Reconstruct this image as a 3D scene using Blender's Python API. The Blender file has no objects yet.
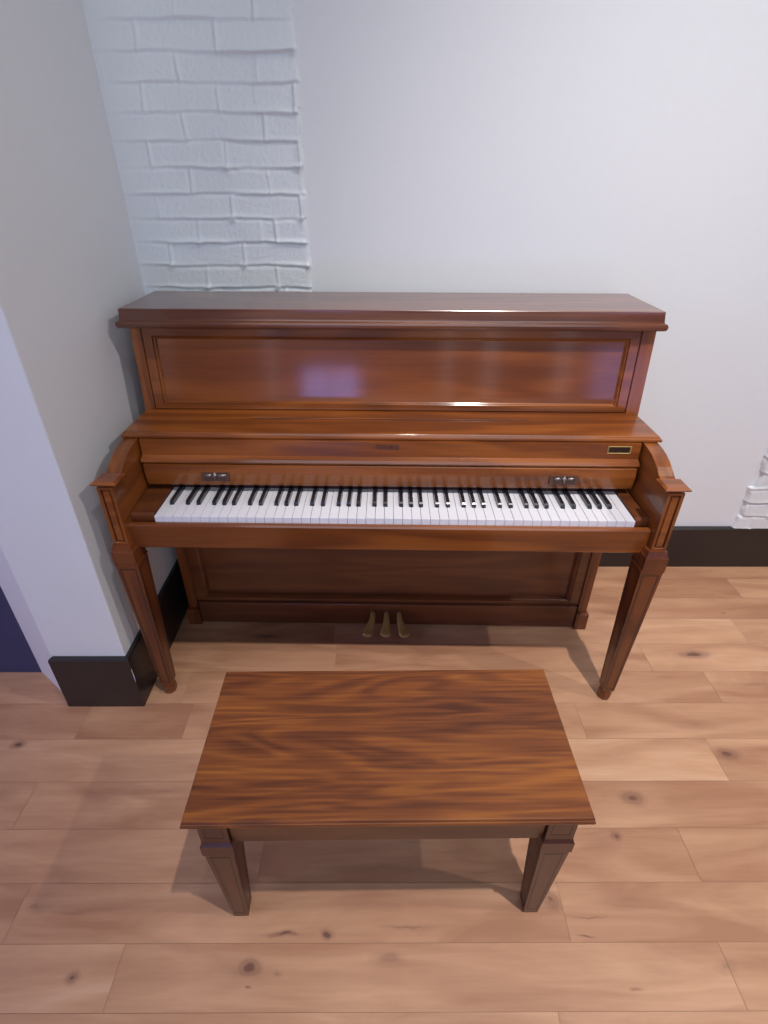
import bpy, bmesh, math, random
import numpy as np
from mathutils import Vector, Matrix
random.seed(7); rng = np.random.RandomState(11)
S = bpy.context.scene; COL = S.collection

# ------------------------------------------------------------------ camera, world, lights, exposure
cam_d = bpy.data.cameras.new('camera'); cam = bpy.data.objects.new('camera', cam_d); COL.objects.link(cam)
cam_d.sensor_fit = 'AUTO'; cam_d.sensor_width = 36.0; cam_d.lens = 499.69 * 36 / 1024
cam_d.shift_x = 3.161 / 1024; cam_d.shift_y = -59.316 / 1024; cam_d.clip_start = .02
yaw, pit, rol = -.0045, -.4998, .003
cam.matrix_world = (Matrix.Translation((-.0424, -1.6164, 1.4134)) @ Matrix.Rotation(yaw, 4, 'Z')
                    @ Matrix.Rotation(math.pi / 2 + pit, 4, 'X') @ Matrix.Rotation(rol, 4, 'Z'))
S.camera = cam
S.view_settings.view_transform = 'Standard'; S.view_settings.look = 'None'
S.view_settings.exposure = 0.0; S.view_settings.gamma = 1.0; S.view_settings.use_curve_mapping = False
try:
    S.cycles.use_denoising = True; S.cycles.max_bounces = 8; S.cycles.sample_clamp_indirect = 6
except Exception: pass
W = bpy.data.worlds.new('world'); S.world = W; W.use_nodes = True
W.node_tree.nodes['Background'].inputs[0].default_value = (.8, .85, 1, 1)
W.node_tree.nodes['Background'].inputs[1].default_value = .3

def spot(name, loc, target, power, color, angle=120, radius=.03, blend=.6):
    l = bpy.data.lights.new(name, 'SPOT'); l.energy = power; l.color = color
    l.spot_size = math.radians(angle); l.spot_blend = blend; l.shadow_soft_size = radius
    o = bpy.data.objects.new(name, l); COL.objects.link(o); o.location = loc
    o.rotation_euler = (Vector(target) - Vector(loc)).to_track_quat('-Z', 'Y').to_euler(); return o
def area(name, loc, target, power, color, sx, sy):
    l = bpy.data.lights.new(name, 'AREA'); l.energy = power; l.color = color
    l.shape = 'RECTANGLE'; l.size = sx; l.size_y = sy
    o = bpy.data.objects.new(name, l); COL.objects.link(o); o.location = loc
    o.rotation_euler = (Vector(target) - Vector(loc)).to_track_quat('-Z', 'Y').to_euler(); return o
# track lamps on the ceiling, over and to the right of the bench
spot('track_lamp', (.82, -1.85, 4.5), (.80, -.42, .1), 510, (1, .94, .90), 50, .035, 1.0)
spot('track_lamp', (2.7, -1.45, 3.7), (.55, -.35, .5), 125, (1, .95, .92), 80, .04, .9)
spot('track_lamp', (.2, -1.15, 4.5), (.3, -.5, 0), 36, (1, .94, .90), 62, .06, .9)
# unseen violet fill added over the left floor; daylight from the windows behind the camera
area('cool_fill', (-2.45, -1.5, 1.4), (-.7, -1.2, 0), 20, (.68, .60, 1), 1.4, 1.4)
area('cool_fill', (.2, -3.2, 2.0), (0, 0, 1.8), 33, (.76, .87, 1), 3.0, 1.2)

# ------------------------------------------------------------------ materials
def newmat(name):
    m = bpy.data.materials.new(name); m.use_nodes = True
    nt = m.node_tree; return m, nt, nt.nodes, nt.links, nt.nodes['Principled BSDF']
def plain(name, col, rough=.5, metal=0, bump=0, bscale=60, coat=0, vary=.12):
    m, nt, N, L, b = newmat(name)
    b.inputs['Base Color'].default_value = (*col, 1); b.inputs['Roughness'].default_value = rough
    b.inputs['Metallic'].default_value = metal; b.inputs['Coat Weight'].default_value = coat
    tc = N.new('ShaderNodeTexCoord'); n = N.new('ShaderNodeTexNoise'); n.inputs['Scale'].default_value = bscale
    L.new(tc.outputs['Object'], n.inputs['Vector'])
    mx = N.new('ShaderNodeMixRGB'); mx.blend_type = 'MULTIPLY'; mx.inputs[0].default_value = vary
    mx.inputs[1].default_value = (*col, 1); L.new(n.outputs['Fac'], mx.inputs[2]); L.new(mx.outputs[0], b.inputs['Base Color'])
    if bump:
        bp = N.new('ShaderNodeBump'); bp.inputs['Strength'].default_value = bump; bp.inputs['Distance'].default_value = .002
        L.new(n.outputs['Fac'], bp.inputs['Height']); L.new(bp.outputs[0], b.inputs['Normal'])
    return m
def ramp(N, stops):
    r = N.new('ShaderNodeValToRGB'); e = r.color_ramp.elements
    while len(e) < len(stops): e.new(.5)
    for k, (p, c) in enumerate(stops): e[k].position = p; e[k].color = (*c, 1)
    return r
def wood(name, dark, mid, light, axis='X', rough=.2, coat=.5, streak=1.0, figure=.35, seed=0.0, fine=1.0, wide=1.0, mott=.7):
    """lacquered wood: long soft figure bands plus fine pores, grain along one object axis"""
    m, nt, N, L, b = newmat(name)
    tc = N.new('ShaderNodeTexCoord')
    mp = N.new('ShaderNodeMapping'); mp.inputs['Location'].default_value = (seed, seed * 1.7, seed * .6)
    L.new(tc.outputs['Object'], mp.inputs['Vector'])
    def sc(v, s):
        q = N.new('ShaderNodeMapping'); q.inputs['Scale'].default_value = s; L.new(v, q.inputs['Vector']); return q.outputs[0]
    ax = {'X': (1.1, 9, 9), 'Z': (9, 9, 1.1), 'Y': (9, 1.1, 9)}[axis]
    ax = tuple(a * wide for a in ax)
    axf = {'X': (6, 170, 170), 'Z': (170, 170, 6), 'Y': (170, 6, 170)}[axis]
    n1 = N.new('ShaderNodeTexNoise'); n1.inputs['Scale'].default_value = 1.0; n1.inputs['Detail'].default_value = 2
    n1.inputs['Distortion'].default_value = .6
    L.new(sc(mp.outputs[0], ax), n1.inputs['Vector'])
    # rings from the broad noise -> cathedral figure
    mu = N.new('ShaderNodeMath'); mu.operation = 'MULTIPLY'; mu.inputs[1].default_value = 26 * streak; L.new(n1.outputs['Fac'], mu.inputs[0])
    sn = N.new('ShaderNodeMath'); sn.operation = 'SINE'; L.new(mu.outputs[0], sn.inputs[0])
    sm = N.new('ShaderNodeMath'); sm.operation = 'MULTIPLY_ADD'; sm.inputs[1].default_value = .5 * figure; sm.inputs[2].default_value = .5
    L.new(sn.outputs[0], sm.inputs[0])
    n2 = N.new('ShaderNodeTexNoise'); n2.inputs['Scale'].default_value = 1.0; n2.inputs['Detail'].default_value = 3; L.new(sc(mp.outputs[0], axf), n2.inputs['Vector'])
    n3 = N.new('ShaderNodeTexNoise'); n3.inputs['Scale'].default_value = 2.2; n3.inputs['Detail'].default_value = 4
    L.new(sc(mp.outputs[0], tuple(a * .45 for a in ax)), n3.inputs['Vector'])
    a = N.new('ShaderNodeMath'); a.operation = 'MULTIPLY_ADD'; a.inputs[1].default_value = .35 * fine; L.new(n2.outputs['Fac'], a.inputs[0]); L.new(sm.outputs[0], a.inputs[2])
    a2 = N.new('ShaderNodeMath'); a2.operation = 'MULTIPLY_ADD'; a2.inputs[1].default_value = mott; L.new(n3.outputs['Fac'], a2.inputs[0]); L.new(a.outputs[0], a2.inputs[2])
    s2 = N.new('ShaderNodeMath'); s2.operation = 'SUBTRACT'; s2.inputs[1].default_value = .53 - .35/2 - .35 + .175*fine + .5*mott; L.new(a2.outputs[0], s2.inputs[0])
    r = ramp(N, [(.1, dark), (.5, mid), (.9, light)]); L.new(s2.outputs[0], r.inputs[0])
    L.new(r.outputs[0], b.inputs['Base Color'])
    b.inputs['Roughness'].default_value = .4; b.inputs['Coat Weight'].default_value = coat; b.inputs['Coat Roughness'].default_value = rough
    b.inputs['Specular IOR Level'].default_value = .35
    bp = N.new('ShaderNodeBump'); bp.inputs['Strength'].default_value = .08; bp.inputs['Distance'].default_value = .001
    L.new(n2.outputs['Fac'], bp.inputs['Height']); L.new(bp.outputs[0], b.inputs['Normal'])
    return m
PD, PM, PL_ = (.10, .024, .005), (.22, .058, .009), (.34, .102, .016)
M = {}
M['px'] = wood('piano_wood', PD, PM, PL_, 'X', .12, .6, seed=0.0)
M['pz'] = wood('piano_wood_upright', PD, PM, PL_, 'Z', .14, .6, seed=3.0)
M['py'] = wood('piano_wood_arm', (.10, .026, .006), (.21, .058, .010), (.32, .10, .017), 'Y', .14, .6, seed=5.0)
M['panel'] = wood('piano_veneer', (.13, .03, .006), (.235, .062, .011), (.33, .095, .017), 'X', .12, .8, streak=.8, figure=.3, seed=8.3)
M['lid'] = wood('piano_lid_wood', (.07, .02, .009), (.13, .036, .013), (.19, .06, .02), 'X', .20, 1, seed=2.0)
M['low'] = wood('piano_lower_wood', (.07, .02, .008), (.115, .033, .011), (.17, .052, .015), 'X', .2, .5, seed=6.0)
M['groove'] = plain('dark_groove', (.035, .012, .006), .4, coat=.3)
M['bench'] = wood('bench_wood', (.060, .015, .005), (.175, .049, .011), (.33, .108, .018), 'X', .32, .18, streak=1.7, figure=.24, seed=13.4, fine=2.2, wide=1.5, mott=1.15)
M['leg'] = wood('piano_leg_wood_shaded', (.07, .018, .006), (.14, .037, .010), (.21, .062, .015), 'Z', .16, .5, seed=3.0)  # reddish-dark wood, darkened further: the legs' shade is put into the colour
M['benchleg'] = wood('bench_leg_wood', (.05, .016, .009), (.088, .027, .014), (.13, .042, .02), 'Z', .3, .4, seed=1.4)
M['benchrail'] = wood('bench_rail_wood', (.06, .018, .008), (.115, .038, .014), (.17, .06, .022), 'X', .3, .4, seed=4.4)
M['ivory'] = plain('white_key_plastic', (.84, .84, .90), .25, coat=.4, bscale=8)
M['ebony'] = plain('black_key_plastic', (.012, .012, .018), .25, coat=.5, bscale=30)
M['brass'] = plain('aged_brass', (.52, .35, .12), .3, .35, bscale=50)
M['hinge'] = plain('bronze_hinge', (.10, .040, .024), .5, 0, bscale=90)
M['chrome'] = plain('worn_nickel', (.42, .36, .34), .4, 1, bscale=90)
M['plaque'] = plain('dark_plaque', (.05, .028, .02), .3, .3)
M['wall'] = plain('wall_paint', (.785, .80, .82), .75, bump=.03, bscale=40, vary=.03)
M['brick'] = plain('painted_brick', (.77, .80, .82), .42, bump=.08, bscale=60, vary=.03)
M['ceiling'] = plain('ceiling_paint', (.30, .30, .31), .9)
M['wall_dim'] = plain('grey_wall_paint', (.30, .30, .33), .8, vary=.03)
M['base'] = plain('baseboard_paint', (.018, .014, .015), .38, coat=.1)
M['navy'] = plain('navy_wall', (.045, .052, .135), .5, bump=.3, bscale=25)
M['felt'] = plain('red_felt', (.05, .012, .014), .95)

# ------------------------------------------------------------------ mesh helpers
def finish(name, bm, mat, parent=None, smooth=False):
    bmesh.ops.recalc_face_normals(bm, faces=bm.faces[:])
    me = bpy.data.meshes.new(name); bm.to_mesh(me); bm.free()
    if smooth:
        for p in me.polygons: p.use_smooth = True
    o = bpy.data.objects.new(name, me); COL.objects.link(o)
    me.materials.append(M[mat] if isinstance(mat, str) else mat)
    if parent: o.parent = parent
    return o
def box(bm, x0, x1, y0, y1, z0, z1, bev=0, seg=2):
    vs = [bm.verts.new(p) for p in ((x0,y0,z0),(x1,y0,z0),(x1,y1,z0),(x0,y1,z0),(x0,y0,z1),(x1,y0,z1),(x1,y1,z1),(x0,y1,z1))]
    fs = [bm.faces.new([vs[i] for i in f]) for f in ((3,2,1,0),(4,5,6,7),(0,1,5,4),(1,2,6,5),(2,3,7,6),(3,0,4,7))]
    if bev:
        es = {e for f in fs for e in f.edges}
        bmesh.ops.bevel(bm, geom=list(es), offset=bev, segments=seg, affect='EDGES', profile=.5)
def loft(bm, sections, cap=True):
    """sections: lists of equal-length 3D loops"""
    R = [[bm.verts.new(p) for p in s] for s in sections]
    n = len(R[0])
    for a, b in zip(R, R[1:]):
        for i in range(n): bm.faces.new((a[i], a[(i+1) % n], b[(i+1) % n], b[i]))
    if cap: bm.faces.new(R[0][::-1]); bm.faces.new(R[-1])
def prism_x(bm, prof, x0, x1, bev=0):
    """extrude a (y,z) outline along x"""
    a = [bm.verts.new((x0, y, z)) for y, z in prof]; b = [bm.verts.new((x1, y, z)) for y, z in prof]
    n = len(prof); fs = [bm.faces.new(a[::-1]), bm.faces.new(b)]
    for i in range(n): fs.append(bm.faces.new((a[i], a[(i+1) % n], b[(i+1) % n], b[i])))
    if bev:
        es = set(fs[0].edges) | set(fs[1].edges)
        bmesh.ops.bevel(bm, geom=list(es), offset=bev, segments=2, affect='EDGES')
def ring_frame(bm, x0, x1, z0, z1, y, w, d):
    """rectangular moulding lying in the XZ plane: outer rect, width w, standing d proud of y"""
    prof = [(0, 0), (.1, .6), (.35, 1), (.6, .85), (.8, .45), (1, 0)]
    secs = []
    for t, h in prof:
        i = t * w; secs.append([(x0+i, y-h*d, z0+i), (x1-i, y-h*d, z0+i), (x1-i, y-h*d, z1-i), (x0+i, y-h*d, z1-i)])
    loft(bm, secs, cap=False)
def tube(bm, pts, rad, n=10, cap=True):
    secs = []; P = [Vector(p) for p in pts]
    for i, p in enumerate(P):
        t = (P[min(i+1, len(P)-1)] - P[max(i-1, 0)]).normalized()
        u = t.cross(Vector((0, 0, 1)) if abs(t.z) < .9 else Vector((1, 0, 0))).normalized(); v = t.cross(u)
        r = rad[i] if isinstance(rad, (list, tuple)) else rad
        rx, rz = r if isinstance(r, tuple) else (r, r)
        secs.append([tuple(p + u*rx*math.cos(a) + v*rz*math.sin(a)) for a in (2*math.pi*k/n for k in range(n))])
    loft(bm, secs, cap)
def empty(name, loc, rz, label, cat, group=None):
    o = bpy.data.objects.new(name, None); COL.objects.link(o); o.location = loc; o.rotation_euler = (0, 0, rz)
    o.empty_display_size = .1; o['label'] = label; o['category'] = cat
    if group: o['group'] = group
    return o
def struct(name, bm, mat):
    o = finish(name, bm, mat); o['kind'] = 'structure'; return o
def B(*a, **k):
    bm = bmesh.new(); box(bm, *a, **k); return bm

# ------------------------------------------------------------------ room
WX, WY = -.772, -.632        # painted faces of the wall stub at the left
RX, BY, LX, CZ = 3.2, -3.4, -2.6, 4.7
# ---- floor: planks
SEAMS = [.05, -.09, -.195, -.300, -.413, -.525, -.637, -.748, -.864, -.975, -1.084, -1.187, -1.287]
while SEAMS[-1] > BY: SEAMS.append(SEAMS[-1] - .108)
ENDS = {2: [.88], 3: [-.2, 1.25], 4: [-.187, .86], 5: [-.65, 1.02], 6: [-.918, -.61, .56], 7: [-1.3, .9], 8: [-.95, .1, 1.6], 9: [.70, -.32], 10: [-.835, .365, 1.5], 11: [-.575, .675], 12: [.305, -.9]}
TONE = {(6, 1): -.9, (9, 2): -.3, (10, 2): -.35, (2, 1): -.55, (4, 1): -.25, (11, 1): -.1, (3, 1): .15, (3, 2): .1}
bm = bmesh.new(); lay = bm.loops.layers.color.new('tone')
for i in range(len(SEAMS) - 1):
    y1, y0 = SEAMS[i], SEAMS[i+1]
    if i in ENDS: cuts = sorted([c for c in ENDS[i]])
    else: cuts = sorted([rng.uniform(-1.8, -.3), rng.uniform(.3, 1.6)])
    cuts = [LX - .1] + [c for c in cuts if c > LX] + [RX + .1]
    for k in range(len(cuts) - 1):
        x0, x1 = cuts[k], cuts[k+1]; g = .0004
        t = TONE.get((i, k), rng.uniform(-.35, .35)); t = .5 + .5 * t
        f = bm.faces.new([bm.verts.new(p) for p in ((x0+g, y0+g, 0), (x1-g, y0+g, 0), (x1-g, y1-g, 0), (x0+g, y1-g, 0))])
        h = rng.rand()
        for l in f.loops: l[lay] = (t, h, rng.rand() * 0 + ((i*7+k*3) % 11) / 11, 1)
# thin dark bed under the planks shows in the seams
f = bm.faces.new([bm.verts.new(p) for p in ((LX-.1, BY-.1, -.0012), (RX+.1, BY-.1, -.0012), (RX+.1, .05, -.0012), (LX-.1, .05, -.0012))])
for l in f.loops: l[lay] = (0, 0, 0, 0)
KNOTS = [  # x, y, half length, half width, strength
    (-1.07, -.758, .022, .012, .8), (-.305, -1.216, .026, .014, .85), (-.33, -1.222, .10, .032, .30), (-.150, -1.166, .014, .009, .9), (-.245, -1.166, .055, .0065, .75),
    (1.03, -.452, .055, .016, .8), (.83, -.265, .04, .012, .6), (1.24, -.267, .012, .008, .5), (.935, -.785, .034, .018, .75), (.62, -.90, .034, .020, .7),
    (.54, -.985, .014, .012, .75), (.50, -1.0, .07, .04, .25), (.343, -1.110, .02, .022, .65), (-.02, -1.205, .03, .012, .5), (-.66, -1.232, .012, .01, .7),
    (.02, -1.155, .09, .006, .45), (.40, -1.17, .025, .003, .8), (.42, -1.14, .05, .0025, .6), (.50, -1.112, .06, .03, .25), (.52, -1.225, .05, .02, .2), (1.18, -.925, .12, .008, .4),
    (1.15, -.565, .13, .012, .35), (1.25, -.835, .02, .0035, .6), (1.15, -.83, .02, .003, .6), (-.44, -.372, .09, .014, .75), (-.62, -.90, .16, .007, .25), (-.6, -.88, .20, .010, .3),
    (-.79, -.885, .18, .012, .28), (.47, -1.25, .02, .004, .6), (.67, -1.22, .02, .012, .4), (.90, -.70, .09, .02, .3), (-.30, -1.245, .012, .003, .7), (-.25, -1.228, .015, .008, .4),
    (.0, -.40, .12, .006, .35), (.35, -.41, .10, .007, .4), (.2, -1.06, .13, .012, .35), (-.05, -1.05, .16, .012, .3), (-.8, -1.12, .03, .012, .4), (-.72, -1.13, .05, .006, .35)]
m, nt, N, L, b = newmat('maple_floor'); M['floor'] = m
tc = N.new('ShaderNodeTexCoord'); at = N.new('ShaderNodeVertexColor'); at.layer_name = 'tone'
sep = N.new('ShaderNodeSeparateColor'); L.new(at.outputs[0], sep.inputs[0])
# shift the grain from plank to plank
off = N.new('ShaderNodeVectorMath'); off.operation = 'MULTIPLY_ADD'; L.new(at.outputs[0], off.inputs[0]); off.inputs[1].default_value = (0, 7, 13); L.new(tc.outputs['Object'], off.inputs[2])
mp = N.new('ShaderNodeMapping'); mp.inputs['Scale'].default_value = (1.6, 9, 1); L.new(off.outputs[0], mp.inputs['Vector'])
n1 = N.new('ShaderNodeTexNoise'); n1.inputs['Scale'].default_value = 1.6; n1.inputs['Detail'].default_value = 5; n1.inputs['Distortion'].default_value = .8; L.new(mp.outputs[0], n1.inputs['Vector'])
mp2 = N.new('ShaderNodeMapping'); mp2.inputs['Scale'].default_value = (9, 160, 1); L.new(off.outputs[0], mp2.inputs['Vector'])
n2 = N.new('ShaderNodeTexNoise'); n2.inputs['Scale'].default_value = 1; n2.inputs['Detail'].default_value = 3; L.new(mp2.outputs[0], n2.inputs['Vector'])
a1 = N.new('ShaderNodeMath'); a1.operation = 'MULTIPLY_ADD'; a1.inputs[1].default_value = .75; L.new(sep.outputs[0], a1.inputs[0]); L.new(n1.outputs['Fac'], a1.inputs[2])
a2 = N.new('ShaderNodeMath'); a2.operation = 'MULTIPLY_ADD'; a2.inputs[1].default_value = .16; L.new(n2.outputs['Fac'], a2.inputs[0]); L.new(a1.outputs[0], a2.inputs[2])
r = ramp(N, [(.42, (.40, .195, .108)), (.80, (.60, .34, .20)), (1.0, (.69, .43, .285)), ])
a3 = N.new('ShaderNodeMath'); a3.operation = 'SUBTRACT'; a3.inputs[1].default_value = .10; L.new(a2.outputs[0], a3.inputs[0]); L.new(a3.outputs[0], r.inputs[0])
cur = r.outputs[0]
wob = N.new('ShaderNodeTexNoise'); wob.inputs['Scale'].default_value = 22; wob.inputs['Detail'].default_value = 3; L.new(tc.outputs['Object'], wob.inputs['Vector'])
wv = N.new('ShaderNodeVectorMath'); wv.operation = 'MULTIPLY_ADD'; wv.inputs[1].default_value = (.03, .014, 0); L.new(wob.outputs['Color'], wv.inputs[0]); L.new(tc.outputs['Object'], wv.inputs[2])
acc = None
for (kx, ky, hl, hw, st) in KNOTS:
    if hw > .0085 and hl < .06: hl *= 1.5; hw *= 1.4
    q = N.new('ShaderNodeMapping'); q.vector_type = 'POINT'
    q.inputs['Location'].default_value = (-(kx + .015) / hl, -(ky + .001) / hw, 0); q.inputs['Scale'].default_value = (1/hl, 1/hw, 0)
    L.new(wv.outputs[0], q.inputs['Vector'])
    g = N.new('ShaderNodeTexGradient'); g.gradient_type = 'SPHERICAL'; L.new(q.outputs[0], g.inputs[0])
    s_ = N.new('ShaderNodeMath'); s_.operation = 'MULTIPLY'; s_.inputs[1].default_value = st * 1.5; s_.use_clamp = True; L.new(g.outputs['Fac'], s_.inputs[0])
    if acc is None: acc = s_.outputs[0]
    else:
        mx = N.new('ShaderNodeMath'); mx.operation = 'MAXIMUM'; L.new(acc, mx.inputs[0]); L.new(s_.outputs[0], mx.inputs[1]); acc = mx.outputs[0]
kc = N.new('ShaderNodeMath'); kc.operation = 'POWER'; kc.inputs[1].default_value = 1.4
rg = N.new('ShaderNodeMath'); rg.operation = 'MULTIPLY'; rg.inputs[1].default_value = 15; L.new(acc, rg.inputs[0])
rs = N.new('ShaderNodeMath'); rs.operation = 'SINE'; L.new(rg.outputs[0], rs.inputs[0])
ra = N.new('ShaderNodeMath'); ra.operation = 'MULTIPLY_ADD'; ra.inputs[1].default_value = .10; ra.inputs[2].default_value = .9; L.new(rs.outputs[0], ra.inputs[0])
rm = N.new('ShaderNodeMath'); rm.operation = 'MULTIPLY'; rm.use_clamp = True; L.new(ra.outputs[0], rm.inputs[0]); L.new(acc, rm.inputs[1]); L.new(rm.outputs[0], kc.inputs[0])
mk = N.new('ShaderNodeMixRGB'); mk.inputs[2].default_value = (.17, .075, .05, 1); L.new(kc.outputs[0], mk.inputs[0]); L.new(cur, mk.inputs[1])
ms = N.new('ShaderNodeMixRGB'); ms.inputs[1].default_value = (.40, .225, .14, 1); L.new(at.outputs[1], ms.inputs[0]); L.new(mk.outputs[0], ms.inputs[2])
L.new(ms.outputs[0], b.inputs['Base Color']); b.inputs['Roughness'].default_value = .42; b.inputs['Specular IOR Level'].default_value = .4
bp = N.new('ShaderNodeBump'); bp.inputs['Strength'].default_value = .1; bp.inputs['Distance'].default_value = .001; L.new(n2.outputs['Fac'], bp.inputs['Height']); L.new(bp.outputs[0], b.inputs['Normal'])
struct('floor', bm, 'floor')

struct('wall_back', B(-1.14, RX+.1, 0, .12, -.02, CZ), 'wall')
struct('wall_right', B(RX, RX+.1, BY, 0, -.02, CZ), 'wall_dim')
struct('wall_front', B(LX-.1, RX+.1, BY-.1, BY, -.02, CZ), 'wall_dim')
struct('wall_far_left', B(LX-.1, LX, BY, -.524, -.02, CZ), 'wall_dim')
struct('ceiling', B(LX-.1, RX+.1, BY-.1, .12, CZ, CZ+.1), 'ceiling')
# stub wall beside the piano with a splayed outer corner
bm = bmesh.new(); prof = [(WX, 0), (WX, WY), (-.985, WY), (-1.142, -.524), (-1.142, 0)]
loft(bm, [[(x, y, -.02) for x, y in prof], [(x, y, CZ) for x, y in prof]])
es = [e for e in bm.edges if abs(e.verts[0].co.z - e.verts[1].co.z) > 1 and e.verts[0].co.y < -.6]
bmesh.ops.bevel(bm, geom=es, offset=.0015, segments=2, affect='EDGES')
struct('wall_left', bm, 'wall')
struct('wall_navy', B(LX, -1.143, -.524, -.40, -.02, CZ), 'navy')
# baseboards
def baseboard(name, pts, h, t=.014):
    """prism along a polyline; board stands outside (left-hand side) of the line"""
    bm = bmesh.new(); P = [Vector((x, y, 0)) for x, y in pts]; offs = []
    for i, p in enumerate(P):
        ds = []
        if i > 0: ds.append((P[i]-P[i-1]).normalized())
        if i < len(P)-1: ds.append((P[i+1]-P[i]).normalized())
        ns = [Vector((-d.y, d.x, 0)) for d in ds]; n = sum(ns, Vector()); n.normalize()
        offs.append(p + n * t / max(.3, n.dot(ns[0])))
    secs = [[tuple(a), tuple(b_), (b_.x, b_.y, h-.005), (b_.x*.7+a.x*.3, b_.y*.7+a.y*.3, h), (a.x, a.y, h)] for a, b_ in zip(P, offs)]
    loft(bm, secs); return struct(name, bm, 'base')
baseboard('baseboard_back', [(RX, -.0005), (WX+.016, -.0005)][::1], .196, .018)
baseboard('baseboard_left', [(WX+.0005, -.002), (WX+.0005, WY-.0005), (-1.004, WY-.0005)][::-1], .208, .014) if False else None
bm = bmesh.new()
h = .208
o_ = [(WX, -.019), (WX, WY), (-.980, WY)]; w_ = [(WX+.0145, -.019), (WX+.0145, WY-.0145), (-.988, WY-.0145)]
loft(bm, [[(a[0], a[1], 0), (c[0], c[1], 0), (c[0], c[1], h-.005), (c[0]*.7+a[0]*.3, c[1]*.7+a[1]*.3, h), (a[0], a[1], h)] for a, c in zip(o_, w_)])
struct('baseboard_left', bm, 'base')
bm = bmesh.new(); tube(bm, [(WX+.0145, WY-.0145, .115), (WX+.0152, WY-.0150, .14), (WX+.0145, WY-.0145, .172)], [.0004, .0009, .0004], 6)
finish('paint_chip', bm, 'ivory', bpy.data.objects['baseboard_left'])
# ---- painted brick left bare in the plaster
def brick_patch(name, x0, x1, z0, z1, edge_l, edge_r, zoff, seed, fade=lambda X, Z: 1.0, verts=None, proud=.0065, res=.0038, deep=.011):
    R = np.random.RandomState(seed); nx = int((x1-x0)/res)+1; nz = int((z1-z0)/res)+1
    X, Z = np.meshgrid(np.linspace(x0, x1, nx), np.linspace(z0, z1, nz)); H = np.zeros_like(X)
    pitch = .0645
    def wav(s, ph, amp):
        return amp*(np.sin(X*s+ph)+.6*np.sin(X*s*2.3+ph*2.1)+.4*np.sin(X*s*5.1+ph*.7))
    # low-frequency lumpiness
    for _ in range(26):
        cx, cz_, rr, am = R.uniform(x0, x1), R.uniform(z0, z1), R.uniform(.02, .06), R.uniform(-.0012, .0015)
        H += am*np.exp(-((X-cx)**2+(Z-cz_)**2)/rr**2)
    row_of = (Z - zoff)/pitch
    for k in range(int((z0-zoff)/pitch)-1, int((z1-zoff)/pitch)+2):
        zc = zoff + k*pitch; d = Z - zc - wav(16, R.uniform(0, 6), .0016)
        bead = R.uniform(.3, 1.0); seg = .55+.45*np.sin(X*R.uniform(8, 22)+R.uniform(0, 6))
        H -= deep*.35*np.exp(-(d/.0042)**2)                    # joint
        H += deep*.95*bead*np.clip(seg*1.2, 0, 1)*np.exp(-((d-.0055)/.0052)**2)  # squeezed mortar bead above the joint
        inrow = (Z > zc) & (Z < zc+pitch)
        given = verts.get(k) if verts else None; xx = (given[0] - .2 if given else x0 - R.uniform(0, .18)); gi = 0; tilt = R.uniform(-.001, .001)
        while xx < x1:
            ln = R.choice([.20, .20, .195, .10]) * R.uniform(.95, 1.05)
            H += np.where(inrow & (X > xx) & (X < xx+ln), R.uniform(-.0012, .0018)+R.uniform(-.012, .012)*(X-xx-.1)*.5+R.uniform(-.03, .03)*(Z-zc-.03), 0)
            dd = X-xx-R.uniform(.001, .004)*np.sin(Z*R.uniform(15, 60)+R.uniform(0, 6)); vs_ = R.uniform(.15, 1)
            m_ = np.clip(np.minimum(Z-zc+.002, zc+pitch+.002-Z)/.004, 0, 1)
            H += m_*vs_*(-deep*.35*np.exp(-(dd/.0035)**2)+deep*.7*np.exp(-((dd-.005)/.004)**2))
            if R.rand() < .5: # blob where joints meet
                H += deep*.7*np.exp(-((X-xx)**2+(Z-zc-.002)**2)/.008**2)
            if given: xx = given[gi] if gi < len(given) else given[-1] + .2*(gi-len(given)+1); gi += 1
            else: xx += ln
    H += .0004*R.randn(*H.shape)
    H *= fade(X, Z)
    el = edge_l(Z); er = edge_r(Z)
    mask = np.clip((X-el)/.006, 0, 1)*np.clip((er-X)/.006, 0, 1)
    Y = -(.004 + .006*mask + H*mask) if edge_l is None else -(.0015 + proud*mask + H*mask)
    Y = np.where(mask <= 0, .003, Y)
    V = np.stack([X, Y, Z], -1).reshape(-1, 3).tolist()
    F = []
    mk = mask
    for j in range(nz-1):
        for i in range(nx-1):
            if mk[j, i] > 0 or mk[j+1, i] > 0 or mk[j, i+1] > 0 or mk[j+1, i+1] > 0:
                a = j*nx+i; F.append((a, a+1, a+nx+1, a+nx))
    me = bpy.data.meshes.new(name); me.from_pydata(V, [], F); me.update()
    bm = bmesh.new(); bm.from_mesh(me); bmesh.ops.delete(bm, geom=[v for v in bm.verts if not v.link_faces], context='VERTS'); bm.to_mesh(me); bm.free()
    for p in me.polygons: p.use_smooth = True
    me.materials.append(M['brick']); o = bpy.data.objects.new(name, me); COL.objects.link(o); o['kind'] = 'structure'; return o
def eL(Z): return np.full_like(Z, -.80)
BV = {14: [-0.573, -0.357], 15: [-0.674, -0.454], 16: [-0.578, -0.353], 17: [-0.688, -0.471], 18: [-0.578, -0.36], 19: [-0.682, -0.469], 20: [-0.574, -0.357], 21: [-0.671, -0.472], 22: [-0.566, -0.362], 23: [-0.662, -0.459], 24: [-0.555, -0.359]}
rr_ = np.random.RandomState(3); jag = rr_.uniform(-.005, .005, 80); jag2 = rr_.uniform(-.016, .014, 80)
def eR(Z):
    k = np.clip(((Z-.186)/.0665).astype(int), 0, 79); return -.252 + jag[k] + .002*np.sin(Z*70)
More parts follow.
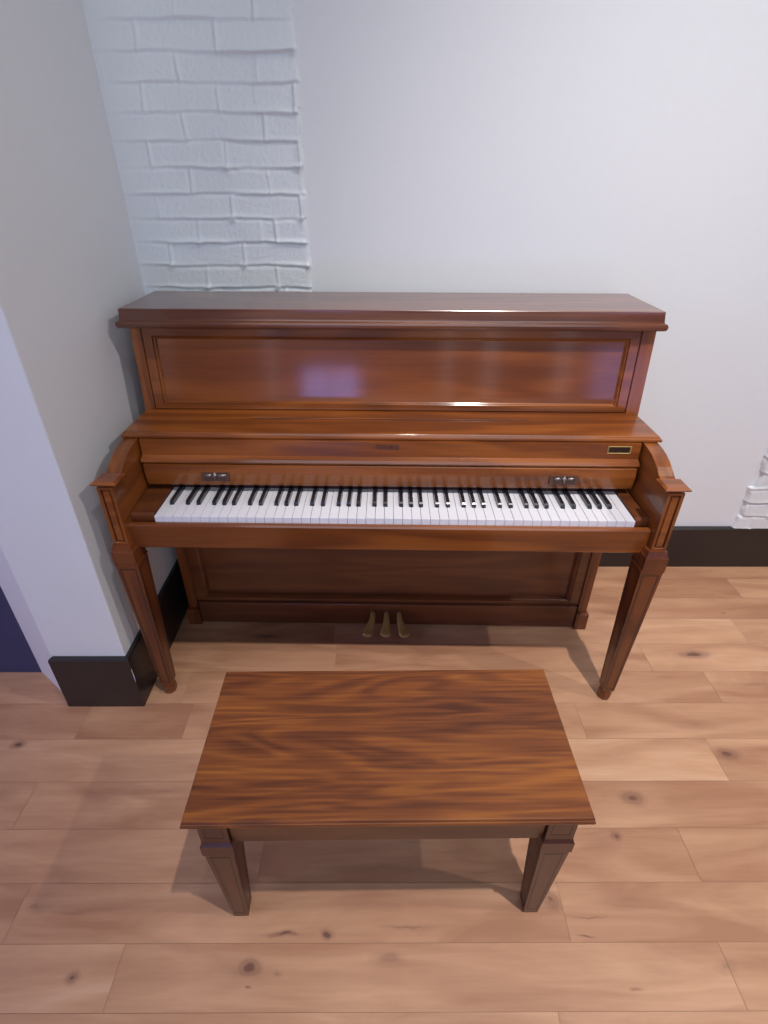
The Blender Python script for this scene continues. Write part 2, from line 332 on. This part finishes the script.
def eL2(Z):
    k = np.clip(((Z-.186)/.0665).astype(int), 0, 79); return 1.385 + jag2[k] + .004*np.sin(Z*60)
brick_patch('trim_1', WX-.01, -.235, .18, 2.4, eL, eR, 1.116-.0645*14, 5, verts=BV, fade=lambda X, Z: np.clip((X+.775-.06*np.clip(Z-1.15, 0, 1))/.10, 0, 1)*.9+.1)
brick_patch('trim_2', 1.36, 1.80, .1965, 1.6, eL2, lambda Z: np.full_like(Z, 1.79), .186, 9, deep=.010, proud=.014)

# windows and added glow panes behind the camera (they light the room and show in the lacquer)
def window(name, x0, x1, z0, z1, wall_y, strength, col, muntins=1):
    bm = bmesh.new(); w = .05
    for a in (B, ): pass
    box(bm, x0-w, x0, wall_y, wall_y+.04, max(z0-w, 0), z1+w); box(bm, x1, x1+w, wall_y, wall_y+.04, z0-w, z1+w)
    box(bm, x0, x1, wall_y, wall_y+.04, z1, z1+w); box(bm, x0, x1, wall_y, wall_y+.04, z0-w, z0)
    for k in range(muntins):
        xm = x0+(x1-x0)*(k+1)/(muntins+1); box(bm, xm-.015, xm+.015, wall_y, wall_y+.03, z0, z1)
    f = struct(name, bm, 'wall')
    m, nt, N, L, b = newmat('glowing_glass'); b.inputs['Base Color'].default_value = (*col, 1)
    b.inputs['Emission Color'].default_value = (*col, 1); b.inputs['Emission Strength'].default_value = strength
    g = finish('glowing_pane', B(x0, x1, wall_y+.005, wall_y+.012, z0, z1), m, f)
window('window_1', -.84, -.34, .0, .40, BY, 8, (.30, .38, 1), 1)
window('window_2', 1.75, 2.3, .08, .6, BY, 3.5, (.34, .40, 1), 0)
window('streak_pane_3', -1.16, -1.09, .1, 1.3, BY, 1.6, (.8, .82, 1), 0)  # unseen narrow panes from here on, added for the streaks reflected in the music panel
window('streak_pane_4', .42, .50, .1, 1.3, BY, 1.6, (.85, .82, .9), 0)
window('streak_pane_5', .78, .90, .1, 1.3, BY, 1.6, (.85, .82, .9), 0)
window('streak_pane_6', 1.42, 1.54, .1, 1.3, BY, 1.6, (.85, .82, .95), 0)

# ------------------------------------------------------------------ the piano
PR = -.0177
piano = empty('upright_piano', (-.0131, -.3, 0), PR, 'brown wooden upright piano with open keyboard against the white wall', 'piano')
class Shift:
    """part meshes are typed with y measured from the wall; this moves them to the piano's own origin"""
def pp(name, bm, mat, parent=None, smooth=False, label=None):
    for v in bm.verts: v.co.y += .3
    o = finish(name, bm, mat, parent or piano, smooth)
    if label: o['label'] = label
    return o
XS = .705
# sides and back
for s in (-1, 1):
    prof = [(-.07, .0), (-.300, .0), (-.300, .82), (-.2805, 1.064), (-.07, 1.064)]
    bm = bmesh.new(); prism_x(bm, prof, s*.676, s*(.704 if s < 0 else .712), .0015); pp('side_panel', bm, 'pz')
pp('back_panel', B(-.671, .671, -.085, -.07, .02, 1.06), 'low')
# lid: slab and a heavy ogee edge
def lid_loop(i, z):
    x = .718 - i; yf = -.2956 + i; yb = -.056
    return [(-x, yb, z), (-x, yf, z), (x, yf, z), (x, yb, z)]
bm = bmesh.new()
loft(bm, [lid_loop(i, z) for i, z in ((.006, 1.0635), (-.001, 1.0642), (-.006, 1.0665), (-.0085, 1.071), (-.009, 1.077), (-.007, 1.0825), (-.001, 1.0855), (.0, 1.089), (.002, 1.108), (.002, 1.1130), (.0035, 1.1148))])
pp('lid', bm, 'lid')
# music panel, leaning back a little
def lean(bm):
    """the upper front leans back towards its top"""
    for v in bm.verts: v.co.y -= (1.064 - v.co.z) * .08 + .0055
bm = bmesh.new(); box(bm, -.650, .655, -.262, -.248, .832, 1.044); lean(bm)
mpan = pp('music_panel', bm, 'panel')
bm = bmesh.new()
yf = -.262
loft(bm, [[(-.674, y, .832), (.674, y, .832), (.674, y, 1.0625), (-.674, y, 1.0625)] for y in (-.25, yf-.010)] , cap=False)
secs = []
for i, d in ((0, .010), (.024, .010), (.0255, .006), (.028, .008), (.030, .007), (.034, .001), (.036, .0)):
    x = .674-i; secs.append([(-x, yf-d, .832+min(i*.55, .02)), (x, yf-d, .832+min(i*.55, .02)), (x, yf-d, 1.0625-i*.95), (-x, yf-d, 1.0625-i*.95)])
loft(bm, secs, cap=False)
lean(bm)
fr = pp('panel_frame', bm, 'px', mpan)
# dark gap between frame and side
# shelf over the keys (folded fallboard top)
bm = bmesh.new()
def sl(i, z): return [(-(.7079-i), -.272, z), (-(.7079-i), -.4513+i, z), (.7109-i, -.4513+i, z), (.7109-i, -.272, z)]
loft(bm, [sl(i, z) for i, z in ((.006, .8125), (.001, .8145), (0, .818), (.001, .822), (.004, .824), (.0055, .8275), (.0075, .829))])
shelf = pp('music_shelf', bm, 'px')
pp('ledge', B(-.387, .388, -.356, -.343, .829, .8325, bev=.001), 'px', shelf)
# name board behind shelf front, with bottom moulding
bm = bmesh.new()
prism_x(bm, [(-.44, .8125), (-.455, .8125), (-.458, .768), (-.462, .766), (-.470, .762), (-.473, .755), (-.470, .7495), (-.455, .748), (-.44, .748)], -.658, .658)
nb = pp('nameboard', bm, 'px')
# small lettering, worn and too blurred to read: low relief marks in dark gilt
bm = bmesh.new(); rl = random.Random(4)
xx = -.034
for k, wd in enumerate((.008, .007, .007, .008, .006, .007, .008, .006)):
    zb, zt = .792, .8035
    box(bm, xx, xx+.0018, -.4585, -.4562, zb, zt)
    if k % 2 == 0: box(bm, xx+wd-.0028, xx+wd-.001, -.4585, -.4562, zb, zt)
    if k % 3 != 1: box(bm, xx+.001, xx+wd-.002, -.4585, -.4562, zt-.0018, zt)
    if k % 3 != 0: box(bm, xx+.001, xx+wd-.002, -.4585, -.4562, (zb+zt)/2-.0008, (zb+zt)/2+.0008)
    if k % 4 in (1, 3): box(bm, xx+.001, xx+wd-.002, -.4585, -.4562, zb, zb+.0018)
    xx += wd+.0008
pp('maker_lettering', bm, 'hinge', nb, label='dull gilt lettering in the middle of the nameboard')
bm = bmesh.new(); ring_frame(bm, .572, .634, .783, .806, -.4565, .004, .002); pl = pp('plaque', bm, 'brass', nb, label='small brass-rimmed dark plaque')
pp('plaque_face', B(.5755, .6305, -.4575, -.4562, .7865, .8025), 'plaque', pl)
# lower rail (fallboard) with hinges
bm = bmesh.new()
prism_x(bm, [(-.44, .7465), (-.468, .7465), (-.472, .744), (-.474, .72), (-.470, .69), (-.469, .685), (-.467, .681), (-.44, .681)], -.655, .655)
fb = pp('fallboard', bm, 'px')
pp('felt_strip', B(-.606, .632, -.444, -.428, .655, .674), 'felt', fb)
for hx in (-.465, .466):
    bm = bmesh.new(); box(bm, hx-.038, hx+.038, -.4765, -.4725, .698, .725, bev=.0008)
    h_ = pp('hinge', bm, 'hinge', fb)
    bm = bmesh.new()
    for a, c_ in ((-.026, -.008), (-.006, .006), (.008, .030)): tube(bm, [(hx+a, -.4805, .7195), (hx+c_, -.4805, .7195)], .0036, 8)
    tube(bm, [(hx, -.4805, .706), (hx, -.4805, .728)], .0022, 8)
    pp('hinge_knuckle', bm, 'chrome', h_, True)
# keybed, key slip, key blocks
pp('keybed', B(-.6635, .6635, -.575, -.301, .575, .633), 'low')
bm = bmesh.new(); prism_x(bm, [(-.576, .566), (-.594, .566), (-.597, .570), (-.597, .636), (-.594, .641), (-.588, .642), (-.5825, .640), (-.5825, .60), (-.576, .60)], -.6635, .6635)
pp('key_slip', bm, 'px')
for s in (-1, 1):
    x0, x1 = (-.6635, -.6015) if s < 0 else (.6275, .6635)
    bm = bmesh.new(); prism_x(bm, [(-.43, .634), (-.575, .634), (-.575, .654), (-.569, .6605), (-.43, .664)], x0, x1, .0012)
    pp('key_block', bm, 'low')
# ---- 88 keys
KX0, KW, KY, KZ = -.5994, 1.225/52, -.5815, .657
KYB = KY + .156
names = ['A', 'B', 'C', 'D', 'E', 'F', 'G']
# black key centre offset from the gap between its two white keys (in mm)
BLK = {'A': .0022, 'C': -.0026, 'D': .0026, 'F': -.0030, 'G': 0.0}
bw = .0110; white_i = 0; centers = {}
for i in range(51):
    nm = names[i % 7]
    if nm in BLK: centers[i] = KX0 + (i+1)*KW + BLK[nm]
for i in range(52):
    x0, x1 = KX0+i*KW+.0005, KX0+(i+1)*KW-.0005
    xl = max(x0, centers[i-1]+bw/2+.0008) if (i-1) in centers else x0
    xr = min(x1, centers[i]-bw/2-.0008) if i in centers else x1
    yn = KY+.052
    pts = [(x0, KY), (x1, KY), (x1, yn)]
    if xr < x1: pts += [(xr, yn)]
    pts += [(xr, KYB), (xl, KYB)]
    if xl > x0: pts += [(xl, yn)]
    pts += [(x0, yn)]
    if xr >= x1: pts.remove((x1, yn))
    if xl <= x0: pts.remove((x0, yn))
    dz = rng.uniform(-.0003, .0003)
    bm = bmesh.new(); a = [bm.verts.new((x, y, KZ-.0185)) for x, y in pts]; c_ = [bm.verts.new((x, y, KZ+dz)) for x, y in pts]
    n = len(pts); bm.faces.new(a[::-1]); top = bm.faces.new(c_)
    for k in range(n): bm.faces.new((a[k], a[(k+1) % n], c_[(k+1) % n], c_[k]))
    bmesh.ops.bevel(bm, geom=list(top.edges), offset=.0005, segments=1, affect='EDGES')
    pp('white_key', bm, 'ivory')
for i, cx in centers.items():
    bm = bmesh.new(); y0 = KY+.0535
    loft(bm, [[(cx-a, y0+f, z), (cx+a, y0+f, z), (cx+a, KYB, z), (cx-a, KYB, z)] for a, f, z in
              ((bw/2, 0, KZ-.016), (bw/2, .0002, KZ+.001), (bw/2-.0004, .002, KZ+.0085), (bw/2-.0011, .0055, KZ+.0112), (bw/2-.002, .0075, KZ+.0118))])
    pp('black_key', bm, 'ebony')
# ---- arms
for s in (-1, 1):
    X0, X1 = s*.664, s*.7015
    prof = [(-.301, .53), (-.606, .53), (-.606, .7715), (-.564, .7715), (-.556, .7755), (-.548, .7825), (-.536, .791), (-.520, .7985), (-.500, .806), (-.478, .8105), (-.455, .8125), (-.301, .8125)]
    bm = bmesh.new(); prism_x(bm, prof, min(X0, X1), max(X0, X1), .0012)
    arm = pp('arm', bm, 'py')
    # front post with recessed panel, block beneath
    bm = bmesh.new(); xo, xi = (.7015, .6635)
    def pr(i, y, z0=.592, z1=.764):
        a, c_ = sorted((s*(xi+i), s*(xo-i))); return [(a, y, z0+i), (c_, y, z0+i), (c_, y, z1-i), (a, y, z1-i)]
    loft(bm, [pr(0, -.6062), pr(0, -.616), pr(.0062, -.616), pr(.0075, -.613)], cap=False); pp('post_frame', bm, 'pz', arm)
    bm = bmesh.new(); loft(bm, [pr(.0075, -.6062), pr(.0075, -.6115), pr(.010, -.6115), pr(.0115, -.6145), pr(.0135, -.6145)]); pp('post_panel', bm, 'px', arm)
    bm = bmesh.new(); loft(bm, [pr(.0070, -.6064), pr(.0070, -.6118)]); pp('post_groove', bm, 'groove', arm)
    # cap: bevelled square tile
    bm = bmesh.new(); cx = s*.680
    loft(bm, [[(cx-a, -.595-b_, z), (cx+a, -.595-b_, z), (cx+a, -.595+b_*.95, z), (cx-a, -.595+b_*.95, z)] for a, b_, z in
              ((.022, .018, .7668), (.026, .022, .7690), (.029, .0265, .7722), (.0305, .0275, .7745), (.030, .027, .7765), (.024, .021, .7802))])
    pp('arm_cap', bm, 'px', arm)
    bm = bmesh.new(); cx = s*.680
    loft(bm, [[(cx-a, -.600-a, z), (cx+a, -.600-a, z), (cx+a, -.600+a, z), (cx-a, -.600+a, z)] for a, z in
              ((.0285, .535), (.0290, .537), (.0290, .574), (.0265, .579), (.0245, .588), (.0235, .593))])
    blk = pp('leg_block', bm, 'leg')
    # tapered leg, square, with an inlaid tapering panel on front and inner faces
    def leg_mesh(cx0, cy0, z1, z0, h1, h0):
        bm = bmesh.new()
        loft(bm, [[(cx0-a, cy0-a, z), (cx0+a, cy0-a, z), (cx0+a, cy0+a, z), (cx0-a, cy0+a, z)] for a, z in
                  ((h0, z0), (h0+(h1-h0)*.995, z1-.006), (h1+.0015, z1-.004), (h1+.0015, z1))])
        return bm
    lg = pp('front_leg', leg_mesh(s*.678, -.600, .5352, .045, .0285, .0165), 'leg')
    def leg_inlay(cx0, cy0, z1, z0, h1, h0, face, w=.0042):
        """thin dark tapering groove outline standing a hair proud of one face"""
        def P(u, z, e):   # u in -1..1 across
            a = h0+(h1-h0)*(z-z0)/(z1-z0); d = a+e
            return {'f': (cx0+u*a, cy0-d, z), 'i': (cx0-s*d, cy0+u*a, z), 'o': (cx0+s*d, cy0+u*a, z)}[face]
        def strip(bm, u0, za, u1, zb, wid, horizontal=False):
            a = h0+(h1-h0)*(za-z0)/(z1-z0); b_ = h0+(h1-h0)*(zb-z0)/(z1-z0)
            if horizontal: pts = [P(u0, za-wid/2, .0002), P(u1, za-wid/2, .0002), P(u1, za+wid/2, .0002), P(u0, za+wid/2, .0002)]
            else: pts = [P(u0-wid/2/a, za, .0002), P(u0+wid/2/a, za, .0002), P(u1+wid/2/b_, zb, .0002), P(u1-wid/2/b_, zb, .0002)]
            q = [bm.verts.new(p) for p in pts]; fc = bm.faces.new(q)
            ex = bmesh.ops.extrude_face_region(bm, geom=[fc]); dv = {'f': (0, .0012, 0), 'i': (s*.0012, 0, 0), 'o': (-s*.0012, 0, 0)}[face]
            for v in ex['geom']:
                if isinstance(v, bmesh.types.BMVert): v.co += Vector(dv)
        bm = bmesh.new(); u = .70; zt, zb_ = z1-.016, z0+.012
        strip(bm, -u, zb_, -u, zt, w); strip(bm, u, zb_, u, zt, w); strip(bm, -u, zt, u, zt, w, True); strip(bm, -u, zb_, u, zb_, w, True)
        return bm
    for face in 'fio': pp('inlay', leg_inlay(s*.678, -.600, .5352, .045, .0285, .0165, face), 'groove', lg)
    bm = bmesh.new(); oct_ = lambda r_, z: [(s*.678+r_*math.cos(math.pi/8+k*math.pi/4), -.600+r_*math.sin(math.pi/8+k*math.pi/4), z) for k in range(8)]
    loft(bm, [oct_(r_, z) for r_, z in ((.014, 0), (.0175, .004), (.0195, .014), (.0195, .030), (.0165, .040), (.015, .046))])
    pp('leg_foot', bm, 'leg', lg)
    # plinth of the rear side post
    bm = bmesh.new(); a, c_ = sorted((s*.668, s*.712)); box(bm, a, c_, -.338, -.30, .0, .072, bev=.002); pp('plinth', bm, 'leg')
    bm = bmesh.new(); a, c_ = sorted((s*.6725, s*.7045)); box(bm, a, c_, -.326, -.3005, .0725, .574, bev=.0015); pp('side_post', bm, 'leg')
# ---- lower front
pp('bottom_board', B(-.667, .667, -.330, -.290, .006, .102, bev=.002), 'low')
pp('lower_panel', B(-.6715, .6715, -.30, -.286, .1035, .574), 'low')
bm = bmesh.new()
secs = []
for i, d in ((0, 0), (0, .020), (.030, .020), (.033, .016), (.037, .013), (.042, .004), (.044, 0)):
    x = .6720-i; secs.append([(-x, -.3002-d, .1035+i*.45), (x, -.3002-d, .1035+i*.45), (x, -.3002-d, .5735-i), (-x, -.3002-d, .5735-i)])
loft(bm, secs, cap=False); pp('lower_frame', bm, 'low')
# ---- pedals
for k, (px_, dx) in enumerate(((-.050, -.018), (-.001, -.003), (.044, .018))):
    bm = bmesh.new()
    pts = [(px_, -.318, .062), (px_, -.345, .061), (px_+dx*.15, -.362, .053), (px_+dx*.5, -.378, .042), (px_+dx*.85, -.392, .037), (px_+dx*1.1, -.404, .034), (px_+dx*1.2, -.4105, .032)]
    tube(bm, pts, [(.009, .008), (.0095, .008), (.0115, .0075), (.0155, .007), (.0205, .0065), (.0185, .006), (.008, .003)], 14)
    o = pp('pedal', bm, 'brass', None, True)
    bm = bmesh.new(); box(bm, px_-.0095, px_+.0095, -.3315, -.3295, .046, .068, bev=.0007); pp('pedal_slot', bm, 'groove', o)

# ------------------------------------------------------------------ the bench
BR = .0073
bench = empty('piano_bench', (-.026, -1.0205, 0), BR, 'dark brown wooden piano bench with streaky grained top on the pale floor', 'bench')
def bl(i, z): return [(-(.3565-i), -(.1515-i), z), (.3565-i, -(.1515-i), z), (.3565-i, .1515-i, z), (-(.3565-i), .1515-i, z)]
bm = bmesh.new()
loft(bm, [bl(i, z) for i, z in ((.008, .4355), (.003, .4362), (.0005, .439), (.0, .443), (.001, .4470), (.0022, .4482), (.0022, .4512), (.0032, .4540), (.0050, .455))])
finish('seat_top', bm, 'bench', bench)
# chipped pale edge along the front
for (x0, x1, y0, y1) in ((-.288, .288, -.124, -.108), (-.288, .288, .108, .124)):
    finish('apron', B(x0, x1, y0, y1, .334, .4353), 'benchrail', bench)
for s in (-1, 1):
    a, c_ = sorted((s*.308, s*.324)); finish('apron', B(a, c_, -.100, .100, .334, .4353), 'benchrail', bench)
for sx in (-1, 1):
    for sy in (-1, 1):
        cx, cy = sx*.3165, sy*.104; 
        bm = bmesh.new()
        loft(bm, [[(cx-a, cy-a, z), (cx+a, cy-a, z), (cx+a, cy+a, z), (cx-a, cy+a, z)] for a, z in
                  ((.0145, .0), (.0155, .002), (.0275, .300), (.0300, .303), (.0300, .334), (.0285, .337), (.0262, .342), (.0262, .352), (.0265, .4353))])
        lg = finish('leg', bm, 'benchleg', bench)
        # recessed tapering panels with dark grooves on the outward faces
        for (nx_, ny_) in ((0, sy), (sx, 0), (-sx, 0)):
            def P(u, z, d):
                if z < .31: a = .0155+(.0275-.0155)*(z-.002)/.298
                else: a = .0262+.0003*(z-.352)/.083
                if ny_: return (cx+u*a, cy+ny_*(a+d), z)
                return (cx+nx_*(a+d), cy+u*a, z)
            bm = bmesh.new()
            for zt, zb in ((.288, .018), (.4345, .358)):
                if nx_ == -sx and zt > .4: continue
                u = .66; w = .003
                for q in ([(-u, zb), (-u, zt)], [(u, zb), (u, zt)], [(-u, zt), (u, zt)], [(-u, zb), (u, zb)]):
                    (u0, za), (u1, zc) = q
                    if za == zc: pts = [P(u0, za-w/2, .0003), P(u1, za-w/2, .0003), P(u1, za+w/2, .0003), P(u0, za+w/2, .0003)]
                    else:
                        wa, wc = w/2/.016 if za < .3 else w/2/.0262, w/2/.026
                        pts = [P(u0-wa, za, .0003), P(u0+wa, za, .0003), P(u1+wc, zc, .0003), P(u1-wc, zc, .0003)]
                    fc = bm.faces.new([bm.verts.new(p) for p in pts])
                    ex = bmesh.ops.extrude_face_region(bm, geom=[fc])
                    for v in ex['geom']:
                        if isinstance(v, bmesh.types.BMVert): v.co += Vector((-nx_*.0012, -ny_*.0012, 0))
            finish('groove_line', bm, 'groove', lg)
